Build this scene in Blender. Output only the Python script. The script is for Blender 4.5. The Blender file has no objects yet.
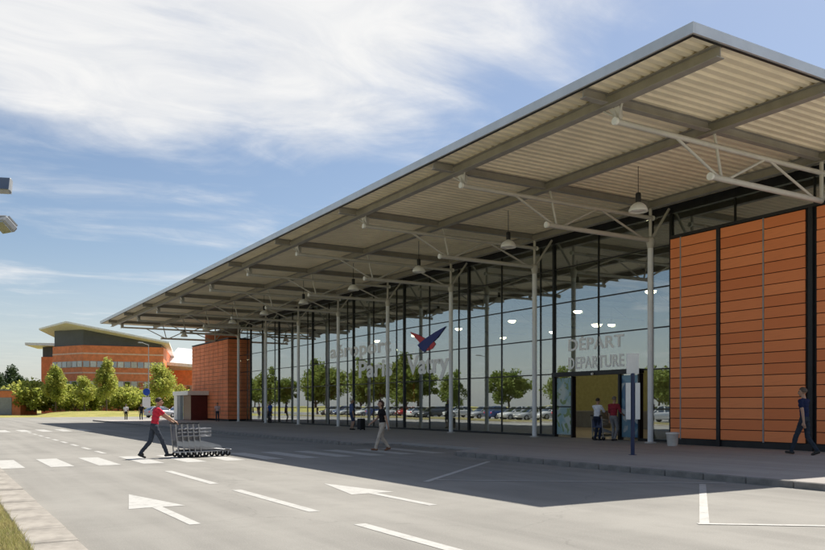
import bpy, bmesh, math, random
import numpy as np
from mathutils import Vector, Matrix
R = math.radians
random.seed(7); np.random.seed(7)
scene = bpy.context.scene
col = scene.collection

# ------------------------------------------------------------------ camera
cam = bpy.data.cameras.new('camera')
cam.sensor_width = 36.0; cam.lens = 34.95; cam.shift_y = 0.1588
cam.clip_start = 0.05; cam.clip_end = 3000
cam_ob = bpy.data.objects.new('camera', cam); col.objects.link(cam_ob)
cam_ob.location = (0, 0, 1.5); cam_ob.rotation_euler = (R(90), 0, R(-30.93))
scene.camera = cam_ob
scene.cycles.max_bounces = 16; scene.cycles.diffuse_bounces = 8; scene.cycles.glossy_bounces = 6; scene.cycles.transparent_max_bounces = 24

# ------------------------------------------------------------------ sky
SUN_EL, SUN_AZ = R(58.1), R(71.9)          # azimuth from +Y towards +X
world = bpy.data.worlds.new('World'); scene.world = world; world.use_nodes = True
nt = world.node_tree; nt.nodes.clear(); N = nt.nodes.new; L = nt.links.new
def mathn(t, op, a, b=None, c=None, clamp=False):
    n = t.nodes.new('ShaderNodeMath'); n.operation = op; n.use_clamp = clamp
    for i, v in enumerate((a, b, c)):
        if v is None: continue
        if isinstance(v, (int, float)): n.inputs[i].default_value = v
        else: t.links.new(v, n.inputs[i])
    return n.outputs[0]
def noise(t, vec, scale, detail=6, rough=.6, dist=0.0):
    n = t.nodes.new('ShaderNodeTexNoise'); n.inputs['Scale'].default_value = scale
    n.inputs['Detail'].default_value = detail; n.inputs['Roughness'].default_value = rough
    n.inputs['Distortion'].default_value = dist
    if vec is not None: t.links.new(vec, n.inputs['Vector'])
    return n.outputs['Fac']
def maprange(t, v, a, b, c=0.0, d=1.0, smooth=True):
    n = t.nodes.new('ShaderNodeMapRange'); n.interpolation_type = 'SMOOTHSTEP' if smooth else 'LINEAR'
    t.links.new(v, n.inputs['Value'])
    for k, x in zip(('From Min', 'From Max', 'To Min', 'To Max'), (a, b, c, d)): n.inputs[k].default_value = x
    return n.outputs['Result']
sky = N('ShaderNodeTexSky'); sky.sky_type = 'NISHITA'; sky.sun_disc = False
sky.sun_elevation = SUN_EL; sky.sun_rotation = SUN_AZ
sky.air_density = 1.0; sky.dust_density = 1.2; sky.ozone_density = 1.6
tc = N('ShaderNodeTexCoord'); sp = N('ShaderNodeSeparateXYZ'); L(tc.outputs['Generated'], sp.inputs[0])
zc = mathn(nt, 'ADD', mathn(nt, 'MAXIMUM', sp.outputs[2], 0.0), 0.03)
px = mathn(nt, 'DIVIDE', sp.outputs[0], zc); py = mathn(nt, 'DIVIDE', sp.outputs[1], zc)
cb = N('ShaderNodeCombineXYZ'); L(px, cb.inputs[0]); L(py, cb.inputs[1])
mp = N('ShaderNodeMapping'); mp.inputs['Rotation'].default_value = (0, 0, R(-38)); mp.inputs['Scale'].default_value = (.8, 1.15, 1)
mp.inputs['Location'].default_value = (3.1, 1.7, 0)
L(cb.outputs[0], mp.inputs[0])
n1 = noise(nt, mp.outputs[0], 1.0, 10, .58, .9)
n2 = noise(nt, mp.outputs[0], 2.6, 8, .6, 1.4)
n3 = noise(nt, cb.outputs[0], .5, 5, .55, .3)
ex = mathn(nt, 'DIVIDE', mathn(nt, 'SUBTRACT', px, .62), .95)
ey = mathn(nt, 'DIVIDE', mathn(nt, 'SUBTRACT', py, 2.05), 1.15)
er = mathn(nt, 'SQRT', mathn(nt, 'ADD', mathn(nt, 'MULTIPLY', ex, ex), mathn(nt, 'MULTIPLY', ey, ey)))
blob = maprange(nt, er, 1.15, .3)
dens = mathn(nt, 'ADD', mathn(nt, 'MULTIPLY', n1, 1.1), mathn(nt, 'MULTIPLY', n2, .22))
dens = mathn(nt, 'ADD', dens, mathn(nt, 'MULTIPLY', blob, .46))
dens = mathn(nt, 'ADD', dens, mathn(nt, 'MULTIPLY', mathn(nt, 'SUBTRACT', n3, .5), .35))
cl = maprange(nt, dens, .57, 1.13, 0, .95)
# haze of thin cloud close to the horizon, all the way round
hz = maprange(nt, sp.outputs[2], .2, .0, 0, .4)
cl = mathn(nt, 'MAXIMUM', cl, hz)
cl = mathn(nt, 'MULTIPLY', cl, maprange(nt, sp.outputs[2], -.02, .0))
ccol = N('ShaderNodeMix'); ccol.data_type = 'RGBA'
ccol.inputs['A'].default_value = (4.15, 4.2, 4.3, 1); ccol.inputs['B'].default_value = (4.9, 4.85, 4.75, 1)
L(maprange(nt, n2, .3, .75), ccol.inputs['Factor'])
hs = N('ShaderNodeHueSaturation'); hs.inputs['Saturation'].default_value = 1.0; hs.inputs['Value'].default_value = .58; L(sky.outputs[0], hs.inputs['Color'])
mx = N('ShaderNodeMix'); mx.data_type = 'RGBA'; L(cl, mx.inputs['Factor']); L(hs.outputs[0], mx.inputs['A']); L(ccol.outputs['Result'], mx.inputs['B'])
bg = N('ShaderNodeBackground'); bg.inputs['Strength'].default_value = 0.066; L(mx.outputs['Result'], bg.inputs['Color'])
wo = N('ShaderNodeOutputWorld'); L(bg.outputs[0], wo.inputs['Surface'])

# ------------------------------------------------------------------ sun, exposure
sun = bpy.data.lights.new('sun', 'SUN'); sun.energy = 2.4; sun.angle = R(.53); sun.color = (1, .95, .86)
sun_ob = bpy.data.objects.new('sun', sun); col.objects.link(sun_ob)
sv = Vector((math.sin(SUN_AZ) * math.cos(SUN_EL), math.cos(SUN_AZ) * math.cos(SUN_EL), math.sin(SUN_EL)))
sun_ob.rotation_euler = sv.to_track_quat('Z', 'Y').to_euler(); sun_ob.location = (40, 40, 60)
vs = scene.view_settings; vs.view_transform = 'Standard'; vs.look = 'None'; vs.gamma = 1; vs.use_curve_mapping = False
vs.exposure = 1.6

# ================================================================== helpers
MATS = {}
def newmat(name):
    m = bpy.data.materials.new(name); m.use_nodes = True; MATS[name] = m
    return m, m.node_tree, m.node_tree.nodes['Principled BSDF']
def mat(name, c, rough=.6, metal=0.0, var=.12, scale=3.0, bump=0.0, bscale=40.0, spec=.4, coat=0.0):
    """plain procedural material: base colour with soft noise wear, fine relief"""
    if name in MATS: return MATS[name]
    m, t, b = newmat(name)
    b.inputs['Roughness'].default_value = rough; b.inputs['Metallic'].default_value = metal
    b.inputs['Specular IOR Level'].default_value = spec; b.inputs['Coat Weight'].default_value = coat
    tc = t.nodes.new('ShaderNodeTexCoord')
    f = noise(t, tc.outputs['Object'], scale, 6, .65)
    mx = t.nodes.new('ShaderNodeMix'); mx.data_type = 'RGBA'
    mx.inputs['A'].default_value = tuple(x * (1 - var) for x in c) + (1,)
    mx.inputs['B'].default_value = tuple(min(1, x * (1 + var)) for x in c) + (1,)
    t.links.new(maprange(t, f, .3, .7), mx.inputs['Factor']); t.links.new(mx.outputs['Result'], b.inputs['Base Color'])
    if bump:
        bp = t.nodes.new('ShaderNodeBump'); bp.inputs['Strength'].default_value = bump; bp.inputs['Distance'].default_value = .02
        t.links.new(noise(t, tc.outputs['Object'], bscale, 4), bp.inputs['Height']); t.links.new(bp.outputs[0], b.inputs['Normal'])
    return m
def ramp2(t, fac, c0, c1):
    mx = t.nodes.new('ShaderNodeMix'); mx.data_type = 'RGBA'
    for k, c in (('A', c0), ('B', c1)):
        if isinstance(c, tuple): mx.inputs[k].default_value = c + (1,)
        else: t.links.new(c, mx.inputs[k])
    if isinstance(fac, (int, float)): mx.inputs['Factor'].default_value = fac
    else: t.links.new(fac, mx.inputs['Factor'])
    return mx.outputs['Result']

class MB:
    def __init__(s): s.v = []; s.f = []; s.m = []; s.smooth = []
    def add(s, vs, fs, mi=0, sm=False):
        o = len(s.v); s.v += [tuple(v) for v in vs]
        s.f += [tuple(i + o for i in f) for f in fs]; s.m += [mi] * len(fs); s.smooth += [sm] * len(fs); return s
    def box(s, x0, x1, y0, y1, z0, z1, mi=0):
        vs = [(x, y, z) for z in (z0, z1) for y in (y0, y1) for x in (x0, x1)]
        return s.add(vs, [(0, 2, 3, 1), (4, 5, 7, 6), (0, 1, 5, 4), (2, 6, 7, 3), (0, 4, 6, 2), (1, 3, 7, 5)], mi)
    def bbox(s, x0, x1, y0, y1, z0, z1, b=.01, mi=0):     # box with bevelled edges (44 tris)
        cs = []
        for sx in (0, 1):
            for sy in (0, 1):
                for sz in (0, 1):
                    X, Y, Z = (x0, x1)[sx], (y0, y1)[sy], (z0, z1)[sz]; dx, dy, dz = (b, -b)[sx], (b, -b)[sy], (b, -b)[sz]
                    cs += [(X, Y + dy, Z + dz), (X + dx, Y, Z + dz), (X + dx, Y + dy, Z)]
        bm = bmesh.new(); [bm.verts.new(c) for c in cs]; bmesh.ops.convex_hull(bm, input=bm.verts)
        bm.verts.index_update(); vs = [v.co[:] for v in bm.verts]; fs = [[v.index for v in f.verts] for f in bm.faces]; bm.free()
        return s.add(vs, fs, mi)
    def tube(s, p, q, r0, r1=None, n=10, mi=0, caps=True):
        r1 = r0 if r1 is None else r1; p = Vector(p); q = Vector(q); d = (q - p).normalized()
        a = d.orthogonal().normalized(); b = d.cross(a); vs = []
        for c, r in ((p, r0), (q, r1)):
            for i in range(n):
                t = 2 * math.pi * i / n; vs.append(c + a * math.cos(t) * r + b * math.sin(t) * r)
        s.add(vs, [(i, (i + 1) % n, n + (i + 1) % n, n + i) for i in range(n)], mi, True)
        if caps: s.add(vs, [tuple(range(n))[::-1], tuple(range(n, 2 * n))], mi)
        return s
    def lathe(s, prof, c=(0, 0, 0), n=24, mi=0, axis='Z'):
        vs = []
        for r, z in prof:
            for i in range(n):
                t = 2 * math.pi * i / n; a, b = r * math.cos(t), r * math.sin(t)
                v = (a, b, z) if axis == 'Z' else (z, a, b) if axis == 'X' else (b, z, a)
                vs.append((v[0] + c[0], v[1] + c[1], v[2] + c[2]))
        fs = []
        for k in range(len(prof) - 1):
            for i in range(n): fs.append((k * n + i, k * n + (i + 1) % n, (k + 1) * n + (i + 1) % n, (k + 1) * n + i))
        return s.add(vs, fs, mi, True)
    def prism(s, pts, z0, z1, mi=0):
        n = len(pts); z0 = z0 if hasattr(z0, '__len__') else [z0] * n; z1 = z1 if hasattr(z1, '__len__') else [z1] * n
        vs = [(p[0], p[1], z) for p, z in zip(pts, z0)] + [(p[0], p[1], z) for p, z in zip(pts, z1)]
        return s.add(vs, [tuple(range(n))[::-1], tuple(range(n, 2 * n))] + [(i, (i + 1) % n, n + (i + 1) % n, n + i) for i in range(n)], mi)
    def extr(s, pts, off, mi=0):                           # planar 3-D polygon given thickness
        n = len(pts); o = Vector(off); vs = [Vector(p) for p in pts] + [Vector(p) + o for p in pts]
        return s.add(vs, [tuple(range(n)), tuple(range(n, 2 * n))[::-1]] + [(i, n + i, n + (i + 1) % n, (i + 1) % n) for i in range(n)], mi)
    def mesh(s, name, mats):
        me = bpy.data.meshes.new(name); me.from_pydata(s.v, [], s.f)
        mats = mats if isinstance(mats, (list, tuple)) else [mats]
        for m in mats: me.materials.append(m)
        me.polygons.foreach_set('material_index', s.m); me.polygons.foreach_set('use_smooth', s.smooth)
        bm = bmesh.new(); bm.from_mesh(me); bmesh.ops.recalc_face_normals(bm, faces=bm.faces); bm.to_mesh(me); bm.free()
        me.update(); return me
    def build(s, name, mats, parent=None, loc=None): return link(name, s.mesh(name, mats), parent, loc)
def link(name, me, parent=None, loc=None):
    o = bpy.data.objects.new(name, me); col.objects.link(o)
    if parent is not None: o.parent = parent
    if loc is not None: o.location = loc
    return o
def tag(o, label=None, cat=None, group=None, kind=None):
    if label: o['label'] = label
    if cat: o['category'] = cat
    if group: o['group'] = group
    if kind: o['kind'] = kind
    return o
def empty(name, loc=(0, 0, 0), rz=0):
    o = bpy.data.objects.new(name, None); col.objects.link(o); o.location = loc; o.rotation_euler = (0, 0, rz); o.empty_display_size = .2
    return o
KIDS = {}
def kids(o): return [c for c in o.children]
def copy_tree(o, parent=None):
    c = o.copy(); col.objects.link(c); c.parent = parent
    for ch in list(o.children): copy_tree(ch, c)
    return c
class World:
    """parts given in world coordinates under a root that stands at its base"""
    def __init__(s, root): s.root = root; s.off = tuple(-x for x in root.location)
    def part(s, mb, name, mats, parent=None):
        if parent is None: return mb.build(name, mats, s.root, s.off)
        return mb.build(name, mats, parent)

# ================================================================== materials
def asphalt(name, c, dark=.8, seed=0.0, speck=.25):
    m, t, b = newmat(name); tc = t.nodes.new('ShaderNodeTexCoord'); O = tc.outputs['Object']
    big = maprange(t, noise(t, O, .22, 5, .6), .35, .68); mid = noise(t, O, 2.2, 5, .6); fine = noise(t, O, 55, 3, .7)
    # long streaks in the direction of travel
    mp = t.nodes.new('ShaderNodeMapping'); mp.inputs['Scale'].default_value = (1.1, .035, 1); t.links.new(O, mp.inputs[0])
    st = maprange(t, noise(t, mp.outputs[0], 1.4, 4, .5), .35, .7)
    c1 = ramp2(t, big, tuple(x * dark for x in c), c)
    c2 = ramp2(t, mathn(t, 'MULTIPLY', st, .5), c1, tuple(x * 1.16 for x in c))
    c3 = ramp2(t, mathn(t, 'MULTIPLY', maprange(t, mid, .48, .75), .32), c2, tuple(x * .72 for x in c))
    c4 = ramp2(t, mathn(t, 'MULTIPLY', maprange(t, fine, .5, .72), speck), c3, tuple(min(1, x * 1.6) for x in c))
    vo = t.nodes.new('ShaderNodeTexVoronoi'); vo.feature = 'DISTANCE_TO_EDGE'; vo.inputs['Scale'].default_value = .16
    wv = t.nodes.new('ShaderNodeVectorMath'); wv.operation = 'ADD'
    nn = t.nodes.new('ShaderNodeTexNoise'); nn.inputs['Scale'].default_value = .9; nn.inputs['Detail'].default_value = 5; t.links.new(O, nn.inputs['Vector'])
    sc = t.nodes.new('ShaderNodeVectorMath'); sc.operation = 'SCALE'; sc.inputs['Scale'].default_value = 1.5; t.links.new(nn.outputs['Color'], sc.inputs[0])
    t.links.new(O, wv.inputs[0]); t.links.new(sc.outputs[0], wv.inputs[1]); t.links.new(wv.outputs[0], vo.inputs['Vector'])
    crack = maprange(t, vo.outputs['Distance'], .0035, .001, 0, .22)
    c5 = ramp2(t, crack, c4, tuple(x * .4 for x in c))
    t.links.new(c5, b.inputs['Base Color']); b.inputs['Roughness'].default_value = .88; b.inputs['Specular IOR Level'].default_value = .25
    bp = t.nodes.new('ShaderNodeBump'); bp.inputs['Strength'].default_value = .35; bp.inputs['Distance'].default_value = .01
    t.links.new(fine, bp.inputs['Height']); t.links.new(bp.outputs[0], b.inputs['Normal'])
    return m
M_road = asphalt('road_asphalt', (.265, .253, .228), .74, speck=.4)
M_pave = asphalt('pavement_asphalt', (.36, .335, .31), .85)
M_lot = asphalt('parking_asphalt', (.26, .25, .23), .85)
def paint_mat():
    m, t, b = newmat('road_paint'); tc = t.nodes.new('ShaderNodeTexCoord'); O = tc.outputs['Object']
    wear = maprange(t, noise(t, O, 5, 10, .8), .47, .66, 0, .9); fine = maprange(t, noise(t, O, 60, 3, .7), .45, .75, 0, .35)
    c = ramp2(t, mathn(t, 'MAXIMUM', wear, fine), (.44, .43, .40), (.28, .27, .25))
    t.links.new(c, b.inputs['Base Color']); b.inputs['Roughness'].default_value = .75
    return m
M_paint = paint_mat()
def grass_ground(name, c0, c1, c2):
    m, t, b = newmat(name); tc = t.nodes.new('ShaderNodeTexCoord'); O = tc.outputs['Object']
    a = ramp2(t, maprange(t, noise(t, O, .35, 6, .65), .3, .7), c0, c1)
    a = ramp2(t, maprange(t, noise(t, O, 6, 6, .75), .45, .75), a, c2)
    t.links.new(a, b.inputs['Base Color']); b.inputs['Roughness'].default_value = .95; b.inputs['Specular IOR Level'].default_value = .1
    bp = t.nodes.new('ShaderNodeBump'); bp.inputs['Strength'].default_value = .8; bp.inputs['Distance'].default_value = .06
    t.links.new(noise(t, O, 25, 6, .8), bp.inputs['Height']); t.links.new(bp.outputs[0], b.inputs['Normal'])
    return m
M_lawn = grass_ground('lawn_ground', (.28, .27, .08), (.40, .34, .13), (.19, .22, .06))
M_verge = grass_ground('verge_ground', (.22, .19, .09), (.26, .22, .11), (.12, .13, .04))
def blade_mat():
    m, t, b = newmat('grass_blade'); g = t.nodes.new('ShaderNodeNewGeometry')
    tc = t.nodes.new('ShaderNodeTexCoord')
    c = ramp2(t, g.outputs['Random Per Island'], (.24, .27, .07), (.52, .45, .20))
    c = ramp2(t, maprange(t, noise(t, tc.outputs['Object'], 1.1, 4), .4, .65), c, (.50, .42, .18))
    t.links.new(c, b.inputs['Base Color']); b.inputs['Roughness'].default_value = .8
    tr = t.nodes.new('ShaderNodeBsdfTranslucent'); t.links.new(c, tr.inputs['Color'])
    mx = t.nodes.new('ShaderNodeMixShader'); mx.inputs[0].default_value = .35
    t.links.new(b.outputs[0], mx.inputs[1]); t.links.new(tr.outputs[0], mx.inputs[2])
    t.links.new(mx.outputs[0], t.nodes['Material Output'].inputs['Surface']); return m
M_blade = blade_mat()
def leaf_mat(name, c0, c1, c2, tl=.4):
    m, t, b = newmat(name); g = t.nodes.new('ShaderNodeNewGeometry'); tc = t.nodes.new('ShaderNodeTexCoord')
    c = ramp2(t, g.outputs['Random Per Island'], c0, c1)
    c = ramp2(t, maprange(t, noise(t, tc.outputs['Object'], .9, 4), .42, .62), c, c2)
    t.links.new(c, b.inputs['Base Color']); b.inputs['Roughness'].default_value = .55; b.inputs['Specular IOR Level'].default_value = .3
    tr = t.nodes.new('ShaderNodeBsdfTranslucent'); t.links.new(c, tr.inputs['Color'])
    mx = t.nodes.new('ShaderNodeMixShader'); mx.inputs[0].default_value = tl
    t.links.new(b.outputs[0], mx.inputs[1]); t.links.new(tr.outputs[0], mx.inputs[2])
    t.links.new(mx.outputs[0], t.nodes['Material Output'].inputs['Surface']); return m
M_leaf = [leaf_mat('leaf_fresh', (.28, .34, .06), (.42, .46, .10), (.50, .50, .13), .58),
          leaf_mat('leaf_mid', (.12, .18, .035), (.22, .27, .06), (.26, .30, .07), .5),
          leaf_mat('leaf_dark', (.03, .06, .02), (.06, .10, .03), (.05, .085, .03), .3)]
M_bark = mat('bark', (.10, .075, .055), .9, var=.3, scale=8, bump=.6, bscale=20)
M_kerb = mat('kerb_concrete', (.30, .275, .24), .9, var=.22, scale=2.2, bump=.4, bscale=60, spec=.2)
M_kerb2 = mat('kerb_stone', (.24, .225, .205), .9, var=.25, scale=2.0, bump=.4, bscale=60, spec=.2)
def terracotta():
    m, t, b = newmat('terracotta_panel'); tc = t.nodes.new('ShaderNodeTexCoord'); oi = t.nodes.new('ShaderNodeObjectInfo')
    c = ramp2(t, oi.outputs['Random'], (.76, .225, .08), (.92, .31, .12))
    sep = t.nodes.new('ShaderNodeMapping'); sep.inputs['Scale'].default_value = (1, .6, 6); t.links.new(tc.outputs['Object'], sep.inputs[0])
    c = ramp2(t, maprange(t, noise(t, sep.outputs[0], 3, 6, .7), .45, .8, 0, .5), c, (.70, .21, .08))
    t.links.new(c, b.inputs['Base Color']); b.inputs['Roughness'].default_value = .62; b.inputs['Specular IOR Level'].default_value = .3
    bp = t.nodes.new('ShaderNodeBump'); bp.inputs['Strength'].default_value = .15; bp.inputs['Distance'].default_value = .01
    t.links.new(noise(t, tc.outputs['Object'], 12, 5), bp.inputs['Height']); t.links.new(bp.outputs[0], b.inputs['Normal']); return m
M_terra = terracotta()
M_terra2 = mat('terracotta_far', (.76, .24, .10), .7, var=.16, scale=1.2)
M_black = mat('black_trim', (.016, .016, .018), .5, var=.2)
M_frame = mat('dark_window_frame', (.022, .023, .026), .4, .3, var=.2)
M_steel = mat('painted_steel', (.52, .50, .465), .45, 0.0, var=.07, scale=2)
M_colm = mat('column_paint', (.74, .75, .76), .4, 0.0, var=.06, scale=2)
M_beam = mat('beam_paint', (.30, .28, .25), .5, 0.0, var=.1, scale=2)
M_deck = mat('deck_cream', (.86, .77, .58), .5, 0.0, var=.10, scale=.5)
M_fascia = mat('fascia_aluminium', (.62, .63, .64), .38, .5, var=.06, scale=1.5)
M_roof = mat('roof_sheet', (.45, .45, .44), .5, .3)
M_white = mat('white_enamel', (.78, .77, .73), .4, var=.05)
M_grey = mat('grey_paint', (.32, .33, .34), .5, var=.1)
M_blue = mat('blue_paint', (.016, .028, .085), .4, var=.1)
M_letter = mat('white_letter', (.95, .95, .95), .5, var=.03)
M_lred = mat('logo_red', (.62, .05, .07), .5, var=.03)
M_lblue = mat('logo_blue', (.012, .03, .22), .5, var=.03)
M_floor = mat('hall_floor', (.42, .40, .36), .35, var=.15)
M_hall = mat('hall_wall', (.50, .52, .26), .8, var=.1)
M_hallc = mat('hall_ceiling', (.5, .48, .44), .8)
M_rubber = mat('rubber', (.02, .02, .021), .8)
M_chrome = mat('bright_steel', (.55, .56, .57), .28, .85, var=.06)
M_wire = mat('steel_wire', (.36, .36, .37), .35, .7)
def glass_mat(name, tint, refl, minf):
    m, t, b = newmat(name); t.nodes.remove(b)
    gl = t.nodes.new('ShaderNodeBsdfGlossy'); gl.inputs['Roughness'].default_value = 0.0; gl.inputs['Color'].default_value = refl + (1,)
    tr = t.nodes.new('ShaderNodeBsdfTransparent'); tr.inputs['Color'].default_value = tint + (1,)
    fr = t.nodes.new('ShaderNodeLayerWeight'); fr.inputs['Blend'].default_value = .5
    tc = t.nodes.new('ShaderNodeTexCoord'); bp = t.nodes.new('ShaderNodeBump'); bp.inputs['Strength'].default_value = .012; bp.inputs['Distance'].default_value = .05
    t.links.new(noise(t, tc.outputs['Object'], .8, 2, .4), bp.inputs['Height']); t.links.new(bp.outputs[0], gl.inputs['Normal'])
    fac = mathn(t, 'ADD', mathn(t, 'MULTIPLY', mathn(t, 'POWER', fr.outputs['Facing'], 3), .9 - minf), minf, clamp=True)
    mx = t.nodes.new('ShaderNodeMixShader'); t.links.new(fac, mx.inputs[0]); t.links.new(tr.outputs[0], mx.inputs[1]); t.links.new(gl.outputs[0], mx.inputs[2])
    t.links.new(mx.outputs[0], t.nodes['Material Output'].inputs['Surface']); return m
M_glass = glass_mat('coated_glass', (.72, .76, .74), (.88, .93, .95), .36)
M_glass2 = glass_mat('window_glass', (.20, .22, .24), (.85, .92, .97), .30)
def emis(name, c, s):
    m, t, b = newmat(name); b.inputs['Base Color'].default_value = c + (1,); b.inputs['Emission Color'].default_value = c + (1,); b.inputs['Emission Strength'].default_value = s; return m
M_bulb = emis('lit_bulb', (1.0, .80, .48), 14)
def poster(name, cols, sc):
    m, t, b = newmat(name); tc = t.nodes.new('ShaderNodeTexCoord'); O = tc.outputs['Object']
    a = ramp2(t, maprange(t, noise(t, O, sc, 2, .4, .6), .42, .56), cols[0], cols[1])
    a = ramp2(t, maprange(t, noise(t, O, sc * 1.7, 2, .4, 1.2), .55, .62), a, cols[2])
    t.links.new(a, b.inputs['Base Color']); b.inputs['Roughness'].default_value = .3; return m
M_post1 = poster('poster_landscape', ((.26, .42, .46), (.50, .58, .56), (.20, .30, .12)), 1.3)
M_post2 = poster('poster_sea', ((.06, .16, .30), (.16, .32, .44), (.45, .52, .55)), 1.1)

# ================================================================== ground, road, pavement
def sheet(name, pts, z, m, parent=None, kind='structure'):
    mb = MB(); mb.add([(p[0], p[1], z) for p in pts], [tuple(range(len(pts)))]); o = mb.build(name, m, parent)
    if kind and parent is None: o['kind'] = kind
    return o
def rect(x0, x1, y0, y1): return [(x0, y0), (x1, y0), (x1, y1), (x0, y1)]
sheet('ground', rect(-1500, 1500, -1500, 1500), -.03, M_lawn)
road = sheet('road', [(1.33, -40), (16.5, -40), (16.5, 86), (60, 86), (60, 116), (1.33, 116)], 0, M_road)
sheet('parking_lot', rect(-34, -6.5, 10, 230), -.012, M_lot)
# grass verge on the left, raised a little, with soil slope
vb = MB(); vb.box(-6.0, .82, -20, 118, -.04, .085); vo = vb.build('grass_verge', M_verge); vo['kind'] = 'structure'
# left kerb: flat concrete slabs and an upstand
lk = MB(); lk.box(.82, 1.30, -20, 118, -.05, .03); lko = lk.build('left_kerb', M_kerb2); lko['kind'] = 'structure'
slabs = []
for v in range(3):
    b_ = MB(); b_.bbox(.0, .49, 0, .985, -.04, .095 + .004 * v, .012); slabs.append(b_.mesh('kerb_slab', M_kerb))
y = 2.0; i = 0
while y < 60:
    o = link('kerb_slab', slabs[i % 3], lko, (.835 + random.uniform(-.006, .006), y, random.uniform(-.006, .006)))
    o.rotation_euler = (0, random.uniform(-.006, .006), random.uniform(-.006, .006)); y += 1.0; i += 1
# terminal forecourt with raised kerb; lowered at the crossing
PZ = .12
pv = MB()
pts = [(13.55, -40), (13.55, 19.9), (13.75, 20.35), (14.9, 20.9), (15.35, 21.3), (15.35, 26.4), (14.9, 26.9), (13.75, 27.5), (13.55, 27.9), (13.55, 84), (60, 84), (60, -40)]
pv.prism(pts, -.02, PZ); pvo = pv.build('pavement', M_pave); pvo['kind'] = 'structure'
kb = MB(); kb.bbox(-.07, .07, -.49, .49, -.05, PZ + .012, .015); kme = kb.mesh('kerb_stone', M_kerb2)
rk = MB(); rk.prism([(13.47, -40), (13.6, -40), (13.6, 0), (13.47, 0)], -.02, PZ + .006); rko = rk.build('right_kerb', M_kerb2); rko['kind'] = 'structure'
def kerb_run(a, b, z=0):
    a = Vector(a); b = Vector(b); n = max(1, round((b - a).length / 1.0)); d = (b - a) / n; ang = math.atan2(d.y, d.x) - math.pi / 2
    for k in range(n):
        p = a + d * (k + .5); o = link('kerb_stone', kme, rko, (p.x, p.y, z + random.uniform(-.004, .004))); o.rotation_euler.z = ang; o.scale.y = d.length / .995
kerb_run((13.52, 0), (13.52, 19.9)); kerb_run((13.55, 19.95), (13.8, 20.4), -.02); kerb_run((13.8, 20.4), (14.95, 20.95), -.055); kerb_run((14.95, 20.95), (15.33, 21.3), -.085)
kerb_run((15.33, 21.3), (15.33, 26.4), -.10); kerb_run((15.33, 26.4), (14.95, 26.9), -.085); kerb_run((14.95, 26.9), (13.8, 27.5), -.055); kerb_run((13.8, 27.5), (13.52, 28), -.02); kerb_run((13.52, 28), (13.52, 83))
# lowered ramp surface inside the crossing recess edge
rm = MB(); rm.add([(15.4, 21.2, .03), (15.4, 26.5, .03), (17.2, 27.2, PZ + .004), (17.2, 20.4, PZ + .004)], [(0, 1, 2, 3)])
# ---- painted markings (children of the road)
def mark(name, pts, z=.004): return sheet(name, pts, z, M_paint, road)
for k in range(12):
    x0 = 1.36 + 1.103 * k
    if x0 + .5 > 15.2: break
    mark('zebra_stripe', rect(x0 + .02, x0 + .56, 21.35 + random.uniform(-.06, .06), 24.75 + random.uniform(-.06, .06)))
for k in range(6): mark('zebra_stripe', rect(2.2 + 1.1 * k, 2.75 + 1.1 * k, 51, 55.5))
for y0, y1 in ((5.6, 9.06), (10.45, 13.85), (15.15, 18.7), (-4, -.8), (.6, 4.0)): mark('lane_dash', rect(4.56, 4.73, y0, y1))
y = 26.6
while y < 50: mark('lane_dash', rect(4.57, 4.72, y, y + 1.55)); y += 2.75
def arrow(x, y0, y1):
    w = .075; hw = .41; hl = 2.0
    o = MB(); o.add([(x - w, y0, .004), (x + w, y0, .004), (x + w, y1 - hl, .004), (x + hw, y1 - hl - .02, .004), (x, y1, .004), (x - hw, y1 - hl - .02, .004), (x - w, y1 - hl, .004)], [(0, 1, 2, 6), (6, 2, 3, 4), (6, 4, 5)])
    o.build('lane_arrow', M_paint, road)
arrow(2.85, 10.1, 14.1); arrow(6.48, 10.2, 14.15)
ZS = [.0036]
def stripe(a, b, w, name='bay_line'):
    ZS[0] += .0009
    a = Vector(a); b = Vector(b); d = (b - a).normalized(); n = Vector((-d.y, d.x)) * w / 2
    mark(name, [tuple(a + n), tuple(a - n), tuple(b - n), tuple(b + n)], ZS[0])
stripe((8.35, 13.43), (12.85, 17.45), .13); stripe((8.75, 13.65), (13.2, 10.2), .10); stripe((12.62, 10.28), (8.36, 6.78), .12); stripe((8.33, 6.86), (12.2, 3.85), .11)

bank = MB(); bx = [13.5 + 2.5 * i for i in range(20)]; by = [115.9, 118, 120, 122, 124, 127, 132, 138, 146.2]
for yy in by:
    for xx in bx:
        s_ = min(1, max(0, (yy - 116) / 10)); s_ = s_ * s_ * (3 - 2 * s_) * min(1, (xx - 13.5) / 4) * (1 if yy < 140 else 0 if yy > 146 else .5)
        bank.v.append((xx, yy, -.04 + .72 * s_ + .03 * math.sin(xx * .9 + yy)))
for j in range(len(by) - 1):
    for i in range(len(bx) - 1): a = j * 20 + i; bank.f.append((a, a + 1, a + 21, a + 20)); bank.m.append(0); bank.smooth.append(True)
lb = bank.build('lawn', M_lawn); lb['kind'] = 'structure'
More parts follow.
